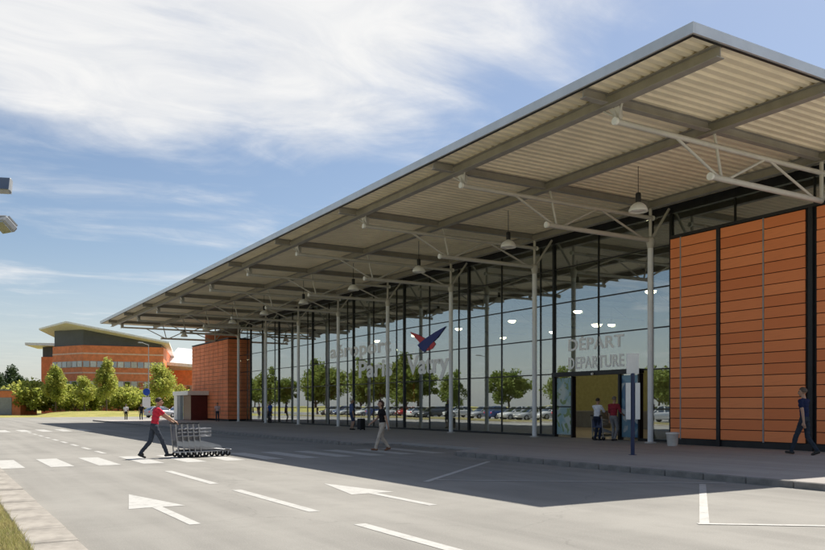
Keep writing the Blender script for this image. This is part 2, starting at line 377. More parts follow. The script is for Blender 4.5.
# verge grass: blades nearest the camera
def blades(name, n, area, zb, hmin, hmax, w):
    x0, x1, y0, y1 = area
    X = np.random.uniform(x0, x1, n); Y = y0 + (y1 - y0) * np.random.rand(n) ** 1.5; A = np.random.uniform(0, 2 * np.pi, n); H = np.random.uniform(hmin, hmax, n)
    lx = np.random.normal(0, .5, n) * H; ly = np.random.normal(0, .5, n) * H
    dx = np.cos(A) * w; dy = np.sin(A) * w
    v = np.zeros((n, 3, 3)); v[:, 0] = np.stack([X - dx, Y - dy, np.full(n, zb)], 1); v[:, 1] = np.stack([X + dx, Y + dy, np.full(n, zb)], 1)
    v[:, 2] = np.stack([X + lx, Y + ly, zb + H], 1)
    me = bpy.data.meshes.new(name); me.from_pydata(v.reshape(-1, 3).tolist(), [], np.arange(3 * n).reshape(-1, 3).tolist()); me.materials.append(M_blade)
    return link(name, me)
tag(blades('verge_grass', 60000, (-1.2, .84, 5, 24), .08, .03, .11, .004), 'short dry yellow green grass beside the left kerb', 'grass', kind='stuff')

# ================================================================== terminal building
Y1, BAY = 14.32, 6.6825
TY = [Y1 + BAY * k for k in range(10)]
XC, XG, XW = 22.9, 24.05, 22.95
RY0, RY1, RX0, RX1 = 10.98, 77.9, 13.2, 50.0
ZD = 9.10                                                # underside of the deck
term = empty('terminal_building', (24, 46, PZ))
tag(term, 'long glass airport terminal with orange end walls and a wide cream canopy roof', 'building')
T = World(term)
# --- canopy: fascia, corrugated deck, purlins, rafters
canopy = T.part(MB().box(RX0 + .05, RX1, RY0 + .05, RY1 - .05, ZD + .085, ZD + .17), 'canopy_roof', M_roof)
def corr(y0, y1, x0, x1):
    mb = MB(); p = .30; n = round((y1 - y0) / p); p = (y1 - y0) / n; prof = []
    for k in range(n):
        b = y0 + k * p; prof += [(b, .06), (b + p * .22, .06), (b + p * .36, 0), (b + p * .86, 0)]
    prof.append((y1, .06)); vs = []
    for yy, zz in prof: vs += [(x0, yy, ZD + zz), (x1, yy, ZD + zz)]
    for yy, zz in prof: vs += [(x0, yy, ZD + zz + .012), (x1, yy, ZD + zz + .012)]
    m = len(prof); fs = []
    for k in range(m - 1):
        fs += [(2 * k, 2 * k + 1, 2 * k + 3, 2 * k + 2), (2 * (m + k), 2 * (m + k) + 2, 2 * (m + k) + 3, 2 * (m + k) + 1)]
    return mb.add(vs, fs)
edges = [RY0 + .06] + TY + [RY1 - .06]
for a, b in zip(edges[:-1], edges[1:]): T.part(corr(a, b, RX0 + .06, RX1 - .1), 'deck_sheet', M_deck, canopy)
T.part(MB().box(RX0, RX0 + .055, RY0, RY1, ZD - .04, ZD + .19), 'fascia', M_fascia, canopy)
T.part(MB().box(RX0 + .06, RX1, RY0, RY0 + .055, ZD - .04, ZD + .188), 'fascia', M_fascia, canopy)
T.part(MB().box(RX0 + .06, RX1, RY1 - .055, RY1, ZD - .04, ZD + .188), 'fascia', M_fascia, canopy)
T.part(MB().box(RX0 + .057, RX0 + .12, RY0 + .06, RY1 - .06, ZD - .055, ZD - .002), 'fascia_lip', M_black, canopy)
T.part(MB().box(RX0 + .13, RX1, RY0 + .057, RY0 + .12, ZD - .055, ZD - .002), 'fascia_lip', M_black, canopy)
def ibeam_y(x, z0, z1, w, y0, y1):
    mb = MB(); mb.box(x - w / 2, x + w / 2, y0, y1, z1 - .02, z1 - .003); mb.box(x - w / 2, x + w / 2, y0, y1, z0, z0 + .02); mb.box(x - .012, x + .012, y0, y1, z0 + .019, z1 - .019); return mb
def ibeam_x(y, z0, z1, w, x0, x1):
    mb = MB(); mb.box(x0, x1, y - w / 2, y + w / 2, z1 - .02, z1 - .003); mb.box(x0, x1, y - w / 2, y + w / 2, z0, z0 + .02); mb.box(x0, x1, y - .012, y + .012, z0 + .019, z1 - .019); return mb
for x in (14.2, 17.95, 22.9): T.part(ibeam_y(x, ZD - .28, ZD, .24, RY0 + .13, RY1 - .13), 'purlin', M_beam, canopy)
for y in TY:
    for a, b in ((RX0 + .13, 14.05), (14.35, 17.8), (18.1, 22.75)): T.part(ibeam_x(y, ZD - .24, ZD, .20, a, b), 'rafter', M_beam, canopy)
# --- roof trusses
ZU, ZL = 8.50, 7.66
for k, y in enumerate(TY):
    g = T.part(MB().tube((14.42, y, ZU), (23.0, y, ZU), .072, n=14), 'roof_truss', M_steel)
    for xx in (14.38, 23.0): T.part(MB().tube((xx - .03, y, ZU), (xx + .05, y, ZU), .095, n=14), 'end_cap', M_white, g)
    T.part(MB().tube((17.92, y, ZL), (22.9, y, ZL), .082, n=14), 'lower_chord', M_steel, g)
    T.part(MB().tube((17.86, y, ZL), (17.94, y, ZL), .105, n=14), 'end_cap', M_white, g)
    for a, b in (((16.5, ZU), (18.3, ZL)), ((18.55, ZL), (20.25, ZU)), ((20.35, ZU), (22.6, ZL))):
        T.part(MB().tube((a[0], y, a[1]), (b[0], y, b[1]), .04), 'diagonal', M_steel, g)
    T.part(MB().tube((18.35, y, ZL), (18.05, y, ZD - .25), .04), 'hanger', M_steel, g)
    po = MB().extr([(14.50, y - .05, ZU + .06), (14.50, y + .05, ZU + .06), (14.34, y + .17, ZD - .285), (14.34, y - .17, ZD - .285)], (.03, 0, 0)); po.box(14.36, 14.62, y - .012, y + .012, ZU + .06, ZD - .245)
    T.part(po, 'hanger_plate', M_steel, g)
    br = MB().tube((14.5, y, ZU + .08), (14.3, y + .32, ZD - .27), .025, n=8); br.tube((14.5, y, ZU + .08), (14.3, y - .32, ZD - .27), .025, n=8)
    T.part(br, 'brace', M_steel, g)
    T.part(MB().tube((22.9, y, ZL), (22.9, y, ZD - .28), .06), 'post', M_steel, g)
    T.part(MB().tube((22.95, y, ZL + .05), (23.9, y, 8.95), .05), 'inner_strut', M_steel, g)
# --- columns
for k, y in enumerate(TY):
    if 0 < k < 9:
        c_ = T.part(MB().tube((XC, y, PZ - .01), (XC, y, ZL - .1), .105, n=20), 'column', M_colm)
        T.part(MB().lathe([(0, ZL + .12), (.13, ZL + .12), (.16, ZL), (.15, ZL - .12), (.105, ZL - .3)], (XC, y, 0), 20), 'column_head', M_steel, c_)
        T.part(MB().lathe([(.105, PZ + .05), (.2, PZ + .045), (.21, PZ)], (XC, y, 0), 20), 'base_plate', M_steel, c_)
# --- glass wall: mullions, transoms, panes
GY0, GY1 = 13.3, 70.62
heavy = [y for y in TY if GY0 - .1 < y < GY1] ; thin = []
for y in [TY[0] - BAY] + TY:
    for fr in (.42, .86): thin.append(y + BAY * (1 - fr))
thin = [y for y in thin if GY0 + .1 < y < GY1 - .2]
ZT = [PZ, 1.38, 2.93, 4.53, 6.08, 7.62, ZD - .02]
gw = T.part(MB().box(XG - .10, XG + .10, GY0, GY1, ZD - .32, ZD - .003), 'glass_wall', M_frame)
DOOR = (22.5, 27.62)                                      # doorway bay in Y
for y in heavy:
    T.part(MB().bbox(XG - .09, XG + .10, y - .055, y + .055, PZ, ZD - .33, .008), 'mullion', M_frame, gw)
for y in thin:
    z0 = 2.98 if DOOR[0] < y < DOOR[1] else PZ
    T.part(MB().box(XG - .045, XG + .05, y - .026, y + .026, z0, ZD - .33), 'mullion', M_frame, gw)
cuts = sorted(heavy + thin + [GY0, GY1])
NEARW, = (20.12,)
for z in ZT[1:-1]:
    for a, b in zip(cuts[:-1], cuts[1:]):
        if b < NEARW and z < 7: continue
        if z < 2.9 and a > DOOR[0] - 1 and b < DOOR[1] + 1.3 and not (b <= DOOR[0] or a >= DOOR[1]): continue
        T.part(MB().box(XG - .04, XG + .05, a + .03, b - .03, z - .024, z + .024), 'transom', M_frame, gw)
T.part(MB().box(XG - .12, XG + .08, NEARW, DOOR[0], PZ, PZ + .10), 'sill', M_frame, gw)
T.part(MB().box(XG - .12, XG + .08, DOOR[1], GY1, PZ, PZ + .10), 'sill', M_frame, gw)
for a, b in zip(cuts[:-1], cuts[1:]):
    for z0, z1 in zip(ZT[:-1], ZT[1:]):
        if b < NEARW and z0 < 7: continue
        if z1 < 3 and not (b <= DOOR[0] + .02 or a >= DOOR[1] - .02): continue
        ta, tb = random.gauss(0, .0008), random.gauss(0, .0008)
        z0_ = z0 + (.10 if z0 == PZ else .028); z1_ = z1 - (.30 if z1 > 9 else .028); ym, zm = (a + b) / 2, (z0_ + z1_) / 2
        mb = MB().box(-.011, .011, -(b - a) / 2 + .028, (b - a) / 2 - .028, -(z1_ - z0_) / 2, (z1_ - z0_) / 2)
        o = mb.build('pane', M_glass, gw, (XG, ym, zm)); o.rotation_euler = (0, ta, tb)
# --- sliding entrance below the DEPART lettering
ent = T.part(MB().box(XG - .22, XG + .12, DOOR[0], DOOR[1], 2.80, 2.985), 'entrance', M_frame)
for y in (DOOR[0] + .05, 23.62, 26.42, DOOR[1] - .05): T.part(MB().box(XG - .13, XG + .09, y - .045, y + .045, PZ, 2.79), 'door_frame', M_frame, ent)
for a, b, pm in ((22.62, 23.56, M_post2), (26.48, 27.5, M_post1)):
    T.part(MB().box(XG - .012, XG + .012, a, b, PZ + .03, 2.79), 'door_leaf', M_glass, ent)
    T.part(MB().box(XG - .034, XG - .022, a + .02, b - .02, PZ + .12, 2.74), 'poster', pm, ent)
T.part(MB().box(XG - .05, XG + .03, 26.48, 27.5, PZ + 1.32, PZ + 1.37), 'door_rail', M_frame, ent)
T.part(MB().tube((XG - .23, 25.0, 2.86), (XG - .30, 25.0, 2.84), .05), 'door_sensor', M_white, ent)
# --- hall behind the glass
T.part(MB().box(XG + .15, RX1 - .5, 13.4, 82, -.01, PZ + .004), 'hall_floor', M_floor)
T.part(MB().box(RX1 - .6, RX1 - .3, 13.4, 82, PZ, ZD), 'back_wall', M_hall)
T.part(MB().box(XW + 1.2, RX1 - .3, 12.9, 13.2, 0, ZD - .002), 'side_wall', M_terra2)
T.part(MB().box(XG + .2, RX1 - .3, 82.1, 82.4, 0, ZD - .002), 'side_wall', M_terra2)
T.part(MB().box(XG + .3, RX1 - .4, 13.3, 82, ZD - .14, ZD - .06), 'hall_ceiling', M_hallc)
for y in TY[1:9]:
    g = T.part(MB().tube((26, y, 8.5), (44, y, 8.5), .09), 'hall_truss', M_frame)
    for k in range(6): T.part(MB().tube((26 + 3 * k, y, 8.5), (27.5 + 3 * k, y, 7.7), .05, n=6), 'diagonal', M_frame, g)
    T.part(MB().tube((26, y, 7.7), (44, y, 7.7), .08), 'lower_chord', M_frame, g)
for y0, x0 in ((29, 36), (37, 36), (45, 36), (53, 36), (61, 36)):
    cnt = T.part(MB().bbox(x0, x0 + .8, y0, y0 + 5, PZ, 1.2, .03), 'check_in_counter', M_grey)
    T.part(MB().box(x0 + 2.5, x0 + 2.6, y0, y0 + 5, 3.6, 4.2), 'counter_sign', M_blue, cnt)
# --- near orange wall of terracotta panels
nw = T.part(MB().box(XW + .05, XG - .12, 13.2, 20.10, PZ - .1, 7.55), 'orange_wall', M_black)
T.part(MB().box(XW - .03, XG - .1, 13.15, 20.14, 7.555, 7.66), 'coping', M_black, nw)
T.part(MB().box(XW + .02, XW + .06, 13.2, 20.1, PZ, PZ + .20), 'plinth', M_frame, nw)
def panels(parent, x, ys, z0, z1, rows, m, gap=.012):
    dz = (z1 - z0) / rows; cache = {}
    for a, b in ys:
        me = MB().bbox(-.022, .03, -(b - a) / 2 + gap * .6, (b - a) / 2 - gap * .6, -dz / 2 + gap, dz / 2 - gap, .006).mesh('panel', m)
        for r in range(rows):
            o = link('panel', me, parent, (x + random.uniform(-.004, .004), (a + b) / 2, z0 + dz * (r + .5))); o.rotation_euler = (0, random.uniform(-.004, .004), random.uniform(-.002, .002))
panels(nw, XW, ((13.2, 14.5), (14.86, 16.29), (16.33, 17.95), (18.10, 19.62), (19.65, 20.1)), .34, 7.54, 20, M_terra)
for y in (14.68, 18.025): T.part(MB().box(XW - .05, XW + .04, y - .07, y + .07, PZ, 7.55), 'black_post', M_black, nw)
for y in (16.31, 19.635): T.part(MB().box(XW - .032, XW + .03, y - .02, y + .02, PZ + .2, 7.55), 'joint_strip', M_grey, nw)
# --- far orange wall
fw = T.part(MB().box(XW + .05, 24.6, 70.75, 82.5, -.05, 7.6), 'orange_wall', M_black)
fb = MB()
for k in range(8):
    a = 70.77 + 11.7 * k / 8
    for r in range(20): fb.box(XW - .02, XW + .045, a + .03, a + 11.7 / 8 - .03, .3 + .363 * r + .015, .3 + .363 * (r + 1) - .015)
o = T.part(fb, 'panel_field', M_terra2, fw); o['kind'] = 'stuff'
fb = MB()
for r in range(20): fb.box(XW + .05, 24.58, 70.68, 70.76, .3 + .363 * r + .015, .3 + .363 * (r + 1) - .015)
o = T.part(fb, 'panel_field', M_terra2, fw); o['kind'] = 'stuff'
T.part(MB().box(XW - .03, 24.65, 70.65, 82.55, 7.605, 7.7), 'coping', M_black, fw)
bo = T.part(MB().box(20.9, 22.94, 76.6, 82.2, 2.55, 2.95), 'entrance_lobby', M_white)
T.part(MB().box(21.3, 22.9, 77.0, 79.6, PZ, 2.54), 'lobby_glass', mat('maroon_door', (.10, .02, .018), .3), bo)
T.part(MB().box(21.0, 21.3, 80.9, 82.1, PZ, 2.54), 'lobby_pier', M_white, bo)
T.part(MB().box(21.3, 22.9, 79.7, 81.9, PZ, 2.54), 'lobby_glass', M_glass2, bo)
# --- lettering on the glass
ROT = Matrix(((0, 0, -1), (-1, 0, 0), (0, 1, 0))).to_4x4()
def text(s, y0, z0, width, height, m, name, bold=.0, spacing=1.0):
    cu = bpy.data.curves.new(name, 'FONT'); cu.body = s; cu.size = 1; cu.extrude = .012; cu.offset = bold; cu.space_character = spacing; cu.resolution_u = 3
    to = bpy.data.objects.new(name, cu); col.objects.link(to); dg = bpy.context.evaluated_depsgraph_get()
    me = bpy.data.meshes.new_from_object(to.evaluated_get(dg)); bpy.data.objects.remove(to)
    co = np.zeros(len(me.vertices) * 3); me.vertices.foreach_get('co', co); co = co.reshape(-1, 3)
    cap = .70                                              # cap height of the built-in face at size 1
    sx = width / (co[:, 0].max() - co[:, 0].min()); sy = height / cap
    co[:, 0] = (co[:, 0] - co[:, 0].min()) * sx; co[:, 1] *= sy
    W = np.stack([XG - .0165 - co[:, 2] * .2, y0 - co[:, 0], z0 + co[:, 1]], 1)
    me.vertices.foreach_set('co', W.ravel()); me.materials.clear(); me.materials.append(m); me.update()
    bm = bmesh.new(); bm.from_mesh(me); bmesh.ops.recalc_face_normals(bm, faces=bm.faces); bm.to_mesh(me); bm.free()
    return link(name, me, gw)
text('DÉPART', 26.75, 3.92, 3.3, .50, M_letter, 'lettering', .02, 1.06)
text('DEPARTURE', 26.75, 3.12, 3.3, .50, M_letter, 'lettering', .018, 1.04)
text('aéroport', 51.4, 4.86, 8.7, .86, M_letter, 'lettering', .026, 1.05)
text('Paris', 47.0, 3.38, 4.5, 1.06, M_letter, 'lettering', .03)
text('Vatry', 40.75, 3.38, 4.5, 1.06, M_letter, 'lettering', .03)
def logo(pts, x, m): 
    return link('logo_wing', MB().extr([(x, p[0], p[1]) for p in pts], (.012, 0, 0)).mesh('logo_wing', m), gw)
logo([(40.4, 5.85), (39.5, 5.62), (38.74, 5.36), (37.8, 5.12), (37.6, 4.95), (37.9, 4.72), (38.4, 4.62), (38.95, 4.77), (39.33, 5.18)], XG - .034, M_lred)
logo([(36.5, 5.86), (37.6, 5.62), (38.74, 5.31), (39.5, 5.02), (39.2, 4.76), (38.74, 4.55), (38.1, 4.95), (37.35, 5.30)], XG - .05, M_lblue)

# ================================================================== pendant lamps
def lamp(lit):
    r = empty('pendant_lamp')
    MB().tube((0, 0, .36), (0, 0, 1.35), .012, n=6).build('cable', M_frame, r)
    MB().lathe([(0, .40), (.075, .40), (.085, .36), (.085, .12), (.07, .08)], n=16).build('gear_box', M_black, r)
    pr = [(.07, .10), (.16, .05), (.24, -.02), (.29, -.12), (.30, -.2), (.285, -.2), (.26, -.11), (.2, -.03), (.1, .02), (0, .03)]
    sh = MB().lathe(pr, n=24).build('shade', M_frame if lit else M_white, r)
    MB().lathe([(0, -.36), (.14, -.34), (.24, -.27), (.27, -.195), (.2, -.1), (0, -.04)] if lit else [(0, -.19), (.15, -.18), (.2, -.13), (.15, -.06), (0, -.04)], n=16).build('bulb', M_bulb if lit else mat('frosted_bulb', (.7, .69, .66), .3), sh)
    return r
ORD = ['first', 'second', 'third', 'fourth', 'fifth', 'sixth', 'seventh', 'eighth', 'ninth']
ORD12 = ORD + ['tenth', 'eleventh', 'twelfth', 'thirteenth', 'fourteenth']
p0 = lamp(False)
for k in range(9):
    o = p0 if k == 0 else copy_tree(p0); o.location = (19.2, TY[k] + BAY * .5 + .45, 7.86)
    tag(o, f'white dome lamp hanging under the canopy, {ORD[k]} counted from the large orange wall', 'lamp', 'dome lamps under the canopy')
p1 = lamp(True)
for k in range(5):
    o = p1 if k == 0 else copy_tree(p1); o.location = (35, 38.1 + 6.68 * k, 8.0 - .3)
    tag(o, f'lit lamp glowing inside the hall behind the glass, {ORD[k]} counted from the entrance', 'lamp', 'lit lamps inside the hall')

for k, (yy, zz) in enumerate(((44.2, 9.0 - .75), (50.9, 8.25), (57.6, 8.25))):
    o = copy_tree(p1); o.location = (44, yy, zz - .4)
    tag(o, f'smaller lit lamp deep inside the hall behind the glass, {ORD[k]} from the entrance', 'lamp', 'lit lamps deep in the hall')
for k, (yy, zz) in enumerate(((27.5, 7.3), (31.2, 6.0))):
    o = copy_tree(p1); o.location = (30, yy, zz)
    tag(o, ('lit lamp inside the hall right above the entrance lettering', 'lit lamp hanging lowest inside the hall near the entrance')[k], 'lamp', 'lit lamps near the entrance')
# ================================================================== people
def ik(a, b, l1, l2, pole):
    a = Vector(a); b = Vector(b); d = b - a; D = min(d.length, (l1 + l2) * .999); u = d.normalized(); b = a + u * D
    x = (l1 * l1 - l2 * l2 + D * D) / (2 * D); hgt = math.sqrt(max(0, l1 * l1 - x * x))
    p = Vector(pole); p = (p - u * p.dot(u)).normalized(); return a + u * x + p * hgt, b
def prim_mesh(kind, a, b, r0, r1, vs, fs):
    o = len(vs); n = 14
    if kind == 'cone':
        p = Vector(a); q = Vector(b); d = (q - p); ln = d.length; d = d.normalized(); u = d.orthogonal().normalized(); w = d.cross(u); rings = []
        for t in (-90, -60, -30, 0): rings.append((p + d * r0 * math.sin(R(t)), max(r0 * math.cos(R(t)), 1e-4)))
        for t in (0, 30, 60, 90): rings.append((q + d * r1 * math.sin(R(t)), max(r1 * math.cos(R(t)), 1e-4)))
        for c, r in rings:
            for i in range(n):
                t = 2 * math.pi * i / n; vs.append(tuple(c + u * math.cos(t) * r + w * math.sin(t) * r))
        k = len(rings)
    else:                                                   # ellipsoid: a centre, b radii, r0 pitch
        c = Vector(a); k = 11; rot = Matrix.Rotation(r0 or 0, 3, 'X')
        for j in range(k):
            t = -math.pi / 2 + math.pi * j / (k - 1)
            for i in range(n):
                p = 2 * math.pi * i / n; v = rot @ Vector((b[0] * max(math.cos(t), 1e-3) * math.cos(p), b[1] * max(math.cos(t), 1e-3) * math.sin(p), b[2] * math.sin(t))); vs.append(tuple(c + v))
    for j in range(k - 1):
        for i in range(n): fs.append((o + j * n + i, o + j * n + (i + 1) % n, o + (j + 1) * n + (i + 1) % n, o + (j + 1) * n + i))
    fs.append(tuple(o + i for i in range(n))[::-1]); fs.append(tuple(o + (k - 1) * n + i for i in range(n)))
SKIN = mat('skin', (.42, .25, .17), .55, var=.06); SHOE = mat('shoe_leather', (.03, .028, .026), .5); EYE = mat('eye_dark', (.02, .015, .012), .3); LIP = mat('lip', (.30, .12, .10), .5)
def cloth(name, c): return mat(name, c, .9, var=.14, scale=9, bump=.35, bscale=14, spec=.15)
def person(label, loc, rz, H, top, bottom, hair_c, feet, hands, lean=0.0, voxel=.011, sleeve=.55, shorts=False, shoes=SHOE, hair='short', female=False, turn=0.0, group=None):
    """feet, hands: (left, right) targets in metres for a 1.75 m body; x to the right, y forward"""
    k = H / 1.75; P = []                                    # (kind, a, b, r0, r1, tag)
    def cone(a, b, r0, r1, t): P.append(('cone', tuple(a), tuple(b), r0, r1, t))
    def ell(c, r, t, pitch=0): P.append(('ell', tuple(c), r, pitch, 0, t))
    hipz = .93; ln = Vector((0, math.sin(lean), math.cos(lean))); pel = Vector((0, 0, hipz))
    def up(h, x=0, y=0): return pel + ln * h + Vector((x, 0, 0)) + Vector((0, math.cos(lean), -math.sin(lean))) * y
    sw = .175 if female else .195
    # torso
    ell(up(.0), (.165 if female else .16, .115, .12), 2); ell(up(.10), (.145, .105, .14), 1); ell(up(.22), (.145 if female else .155, .105, .15), 1)
    ell(up(.36, 0, .01), (.165, .115, .15), 1); ell(up(.44), (.17, .10, .10), 1)
    if female: ell(up(.36, .07, .08), (.06, .05, .06), 1); ell(up(.36, -.07, .08), (.06, .05, .06), 1)
    cone(up(.475, -sw + .04), up(.475, sw - .04), .062, .062, 1)
    cone(up(.49), up(.60, 0, .015), .058, .052, 0)
    # head
    hc = up(.70, 0, .035); ct, st = math.cos(turn), math.sin(turn)
    def hp(x, y, z): return hc + Vector((x * ct - y * st, x * st + y * ct, z))
    ell(hp(0, -.015, .03), (.076, .094, .088), 0); ell(hp(0, .022, -.035), (.060, .070, .078), 0); ell(hp(0, .055, -.092), (.026, .026, .02), 0)
    cone(hp(0, .086, .012), hp(0, .108, -.026), .009, .016, 0)
    for s_ in (-1, 1):
        ell(hp(.078 * s_, -.01, -.005), (.012, .024, .034), 0); ell(hp(.031 * s_, .079, .012), (.013, .011, .008), 4); ell(hp(.031 * s_, .079, .032), (.017, .006, .004), 6)
    ell(hp(0, .088, -.058), (.022, .010, .007), 5)
    # arms
    for s_, hd in ((-1, hands[0]), (1, hands[1])):
        sh = up(.465, sw * s_); el, wr = ik(sh, hd, .29, .255, (s_ * .35, -1, -.25)); d = (wr - el).normalized(); m = sh + (el - sh) * sleeve
        cone(sh, el, .050, .040, 0); cone(sh, m, .062, .054, 1); cone(el, wr, .040, .027, 0)
        if sleeve > 1: m2 = el + (wr - el) * (sleeve - 1); cone(sh, el, .06, .05, 1); cone(el, m2, .05, .042, 1)
        side = d.cross(Vector((0, 0, 1)));  side = side.normalized() if side.length > .2 else Vector((0, 1, 0)); nrm = d.cross(side).normalized()
        pc = wr + d * .05; cone(wr, wr + d * .085, .024, .03, 0); cone(wr + d * .06 + side * .022, wr + d * .085 - side * .022, .02, .02, 0)
        for q, ll in ((-.030, .062), (-.010, .078), (.011, .074), (.031, .058)):
            b0 = wr + d * .09 + side * q; b1 = b0 + d * ll * .55 + nrm * .008; b2 = b1 + d * ll * .4 + nrm * .022; cone(b0, b1, .0100, .0092, 0); cone(b1, b2, .0092, .0080, 0)
        t0 = wr + d * .03 + side * .032; t1 = t0 + d * .035 + side * .022; cone(t0, t1, .0115, .0105, 0); cone(t1, t1 + d * .03 + side * .004, .0105, .009, 0)
    # legs
    for s_, ft in ((-1, feet[0]), (1, feet[1])):
        hip = up(-.02, .088 * s_); pitch = ft[3] if len(ft) > 3 else 0.0
        an = Vector((ft[0], ft[1], ft[2] + .085)); kn, an = ik(hip, an, .435, .425, (s_ * .05, 1, .1))
        if shorts:
            cone(hip, kn, .082, .055, 0); cone(hip, hip + (kn - hip) * .85, .092, .078, 2); cone(kn, kn + (an - kn) * .4, .052, .054, 0); cone(kn + (an - kn) * .4, an, .054, .036, 0)
        else: cone(hip, kn, .090, .063, 2); cone(kn, kn + (an - kn) * .4, .063, .061, 2); cone(kn + (an - kn) * .4, an + Vector((0, 0, .01)), .061, .050, 2)
        heel = an + Vector((0, -.045, -.045)); toe = an + Vector((0, .14 * math.cos(pitch), -.05 + .14 * math.sin(pitch))); cone(heel, toe, .038, .034, 3); cone(an + Vector((0, 0, -.01)), an + Vector((0, .06, -.04)), .038, .036, 3)
    vs, fs = [], []
    for p in P: prim_mesh(p[0], p[1], p[2], p[3], p[4], vs, fs)
    me = bpy.data.meshes.new('body'); me.from_pydata(vs, [], fs); ob = bpy.data.objects.new('body', me); col.objects.link(ob)
    md = ob.modifiers.new('r', 'REMESH'); md.mode = 'VOXEL'; md.voxel_size = voxel; md.use_smooth_shade = True
    if voxel > .01: sm = ob.modifiers.new('s', 'SMOOTH'); sm.factor = .4; sm.iterations = 2
    dg = bpy.context.evaluated_depsgraph_get(); new = bpy.data.meshes.new_from_object(ob.evaluated_get(dg)); bpy.data.objects.remove(ob)
    nv = len(new.polygons); C = np.zeros(nv * 3); new.polygons.foreach_get('center', C); C = C.reshape(-1, 3); best = np.full(nv, 9.0); idx = np.zeros(nv, int)
    for p in P:
        if p[0] == 'cone':
            a, b = np.array(p[1]), np.array(p[2]); ab = b - a; t = np.clip(((C - a) @ ab) / (ab @ ab + 1e-9), 0, 1); dd = np.linalg.norm(C - a - t[:, None] * ab, axis=1) - (p[3] + (p[4] - p[3]) * t)
        else: dd = (np.linalg.norm((C - np.array(p[1])) / np.array(p[2]), axis=1) - 1) * min(p[2])
        if p[5] in (4, 5): dd = dd - .001
        w = dd < best; best[w] = dd[w]; idx[w] = p[5]
    from mathutils import noise as mn
    vt = np.zeros(len(new.vertices), int)
    for pl_, i_ in zip(new.polygons, idx):
        if i_ in (1, 2):
            for vi in pl_.vertices: vt[vi] = 1
    if voxel < .015:
        nr = [v.normal.copy() for v in new.vertices]
        for v, n_ in zip(new.vertices, nr):
            if vt[v.index]: q = v.co; v.co = q + n_ * (.011 * mn.noise(Vector((q.x * 9, q.y * 9, q.z * 15))) + .006 * mn.noise(Vector((q.x * 22, q.y * 22, q.z * 34))))
    hm = mat('hair_' + str(tuple(round(x, 3) for x in hair_c)), hair_c, .6, var=.3, scale=30)
    for m in (SKIN, top, bottom, shoes, EYE, LIP, hm): new.materials.append(m)
    new.polygons.foreach_set('material_index', idx.astype(np.int32)); new.polygons.foreach_set('use_smooth', [True] * nv)
    new.transform(Matrix.Scale(k, 4)); new.update()
    o = link('person', new, None, loc); o.rotation_euler.z = rz; tag(o, label, 'person', group)
    # hair: a cap following the skull, open over the face
    bm = bmesh.new(); bmesh.ops.create_uvsphere(bm, u_segments=24, v_segments=16, radius=1)
    for v in bm.verts:
        x, y, z = v.co; lim = .25 if y > .1 else -.55 if hair == 'short' else -.9
        q = Vector((x * .087, y * .107, z * .098))
        if y > -.1 and z < .35 and y > .3: q *= .80
        if z < lim: q *= .78
        q += Vector((0, -.018, .034)) + Vector((math.sin(9 * x + 5 * z), math.sin(7 * y), math.sin(8 * x + 6 * y))) * .003
        if hair == 'long' and y < .15 and z < .2: q.z -= .12 * (.2 - z); q.y -= .015
        v.co = hp(*q) * k
    hme = bpy.data.meshes.new('hair'); bm.to_mesh(hme); bm.free(); hme.materials.append(hm); hme.polygons.foreach_set('use_smooth', [True] * len(hme.polygons))
    link('hair', hme, o)
    return o
face = lambda dx, dy: math.atan2(dy, dx) - math.pi / 2
DENIM = cloth('dark_denim', (.05, .058, .075)); STAND = ((-.10, 0, 0), (.10, .03, 0)); HANG = ((-.25, .03, .80), (.25, .05, .80))
person('person in red t-shirt and dark jeans striding behind the luggage trolleys', (5.45, 23.5, 0), face(1, -.02), 1.75, cloth('red_cotton', (.55, .035, .06)), DENIM, (.035, .022, .015),
       ((-.08, -.36, .07, -.55), (.09, .36, .0, .12)), ((-.22, .52, 1.06), (.22, .52, 1.06)), .16, .0085)
person('person in black top and beige trousers walking across the zebra crossing by the kerb', (12.85, 23.4, .004), face(-1, .15), 1.68, cloth('black_cotton', (.018, .016, .018)), cloth('beige_cotton', (.50, .43, .35)), (.05, .022, .012),
       ((-.08, .28, 0, .1), (.08, -.26, .04, -.4)), ((-.27, -.12, .82), (.25, .30, .98)), .05, .0085, .5, hair='long', female=True, shoes=cloth('tan_shoe', (.2, .1, .06)))
person('person in navy t-shirt and dark trousers walking in front of the large orange wall', (20.95, 13.6, PZ), face(-.15, 1), 1.90, cloth('navy_cotton', (.018, .026, .07)), cloth('slate_trousers', (.035, .045, .06)), (.10, .07, .05),
       ((-.09, .30, 0, .1), (.09, -.28, .05, -.45)), ((-.25, -.10, .82), (.25, .24, .86)), .03, .0085, .5)
person('person in white shirt with back turned at the open entrance', (22.85, 23.75, PZ), face(1, .1), 1.70, cloth('white_cotton', (.74, .76, .82)), cloth('navy_trousers', (.02, .026, .05)), (.05, .035, .025),
       STAND, ((-.2, .42, 1.02), (.2, .42, 1.02)), .06, .011, .9)
person('person in maroon shirt and grey trousers at the open entrance', (23.0, 22.98, PZ), face(1, .25), 1.76, cloth('maroon_cotton', (.26, .03, .045)), cloth('grey_trousers', (.20, .20, .21)), (.16, .13, .11),
       ((-.10, .10, 0), (.11, -.10, .02)), ((-.24, .10, .84), (.2, .34, 1.05)), .04, .011, .9)
person('white haired person in blue shirt beside the black suitcase in front of the glass', (20.7, 41.4, PZ), face(1, -.2), 1.80, cloth('blue_shirt', (.10, .14, .26)), cloth('blue_shorts', (.04, .06, .12)), (.62, .6, .56),
       STAND, HANG, 0, .012, 1.0, shorts=True)
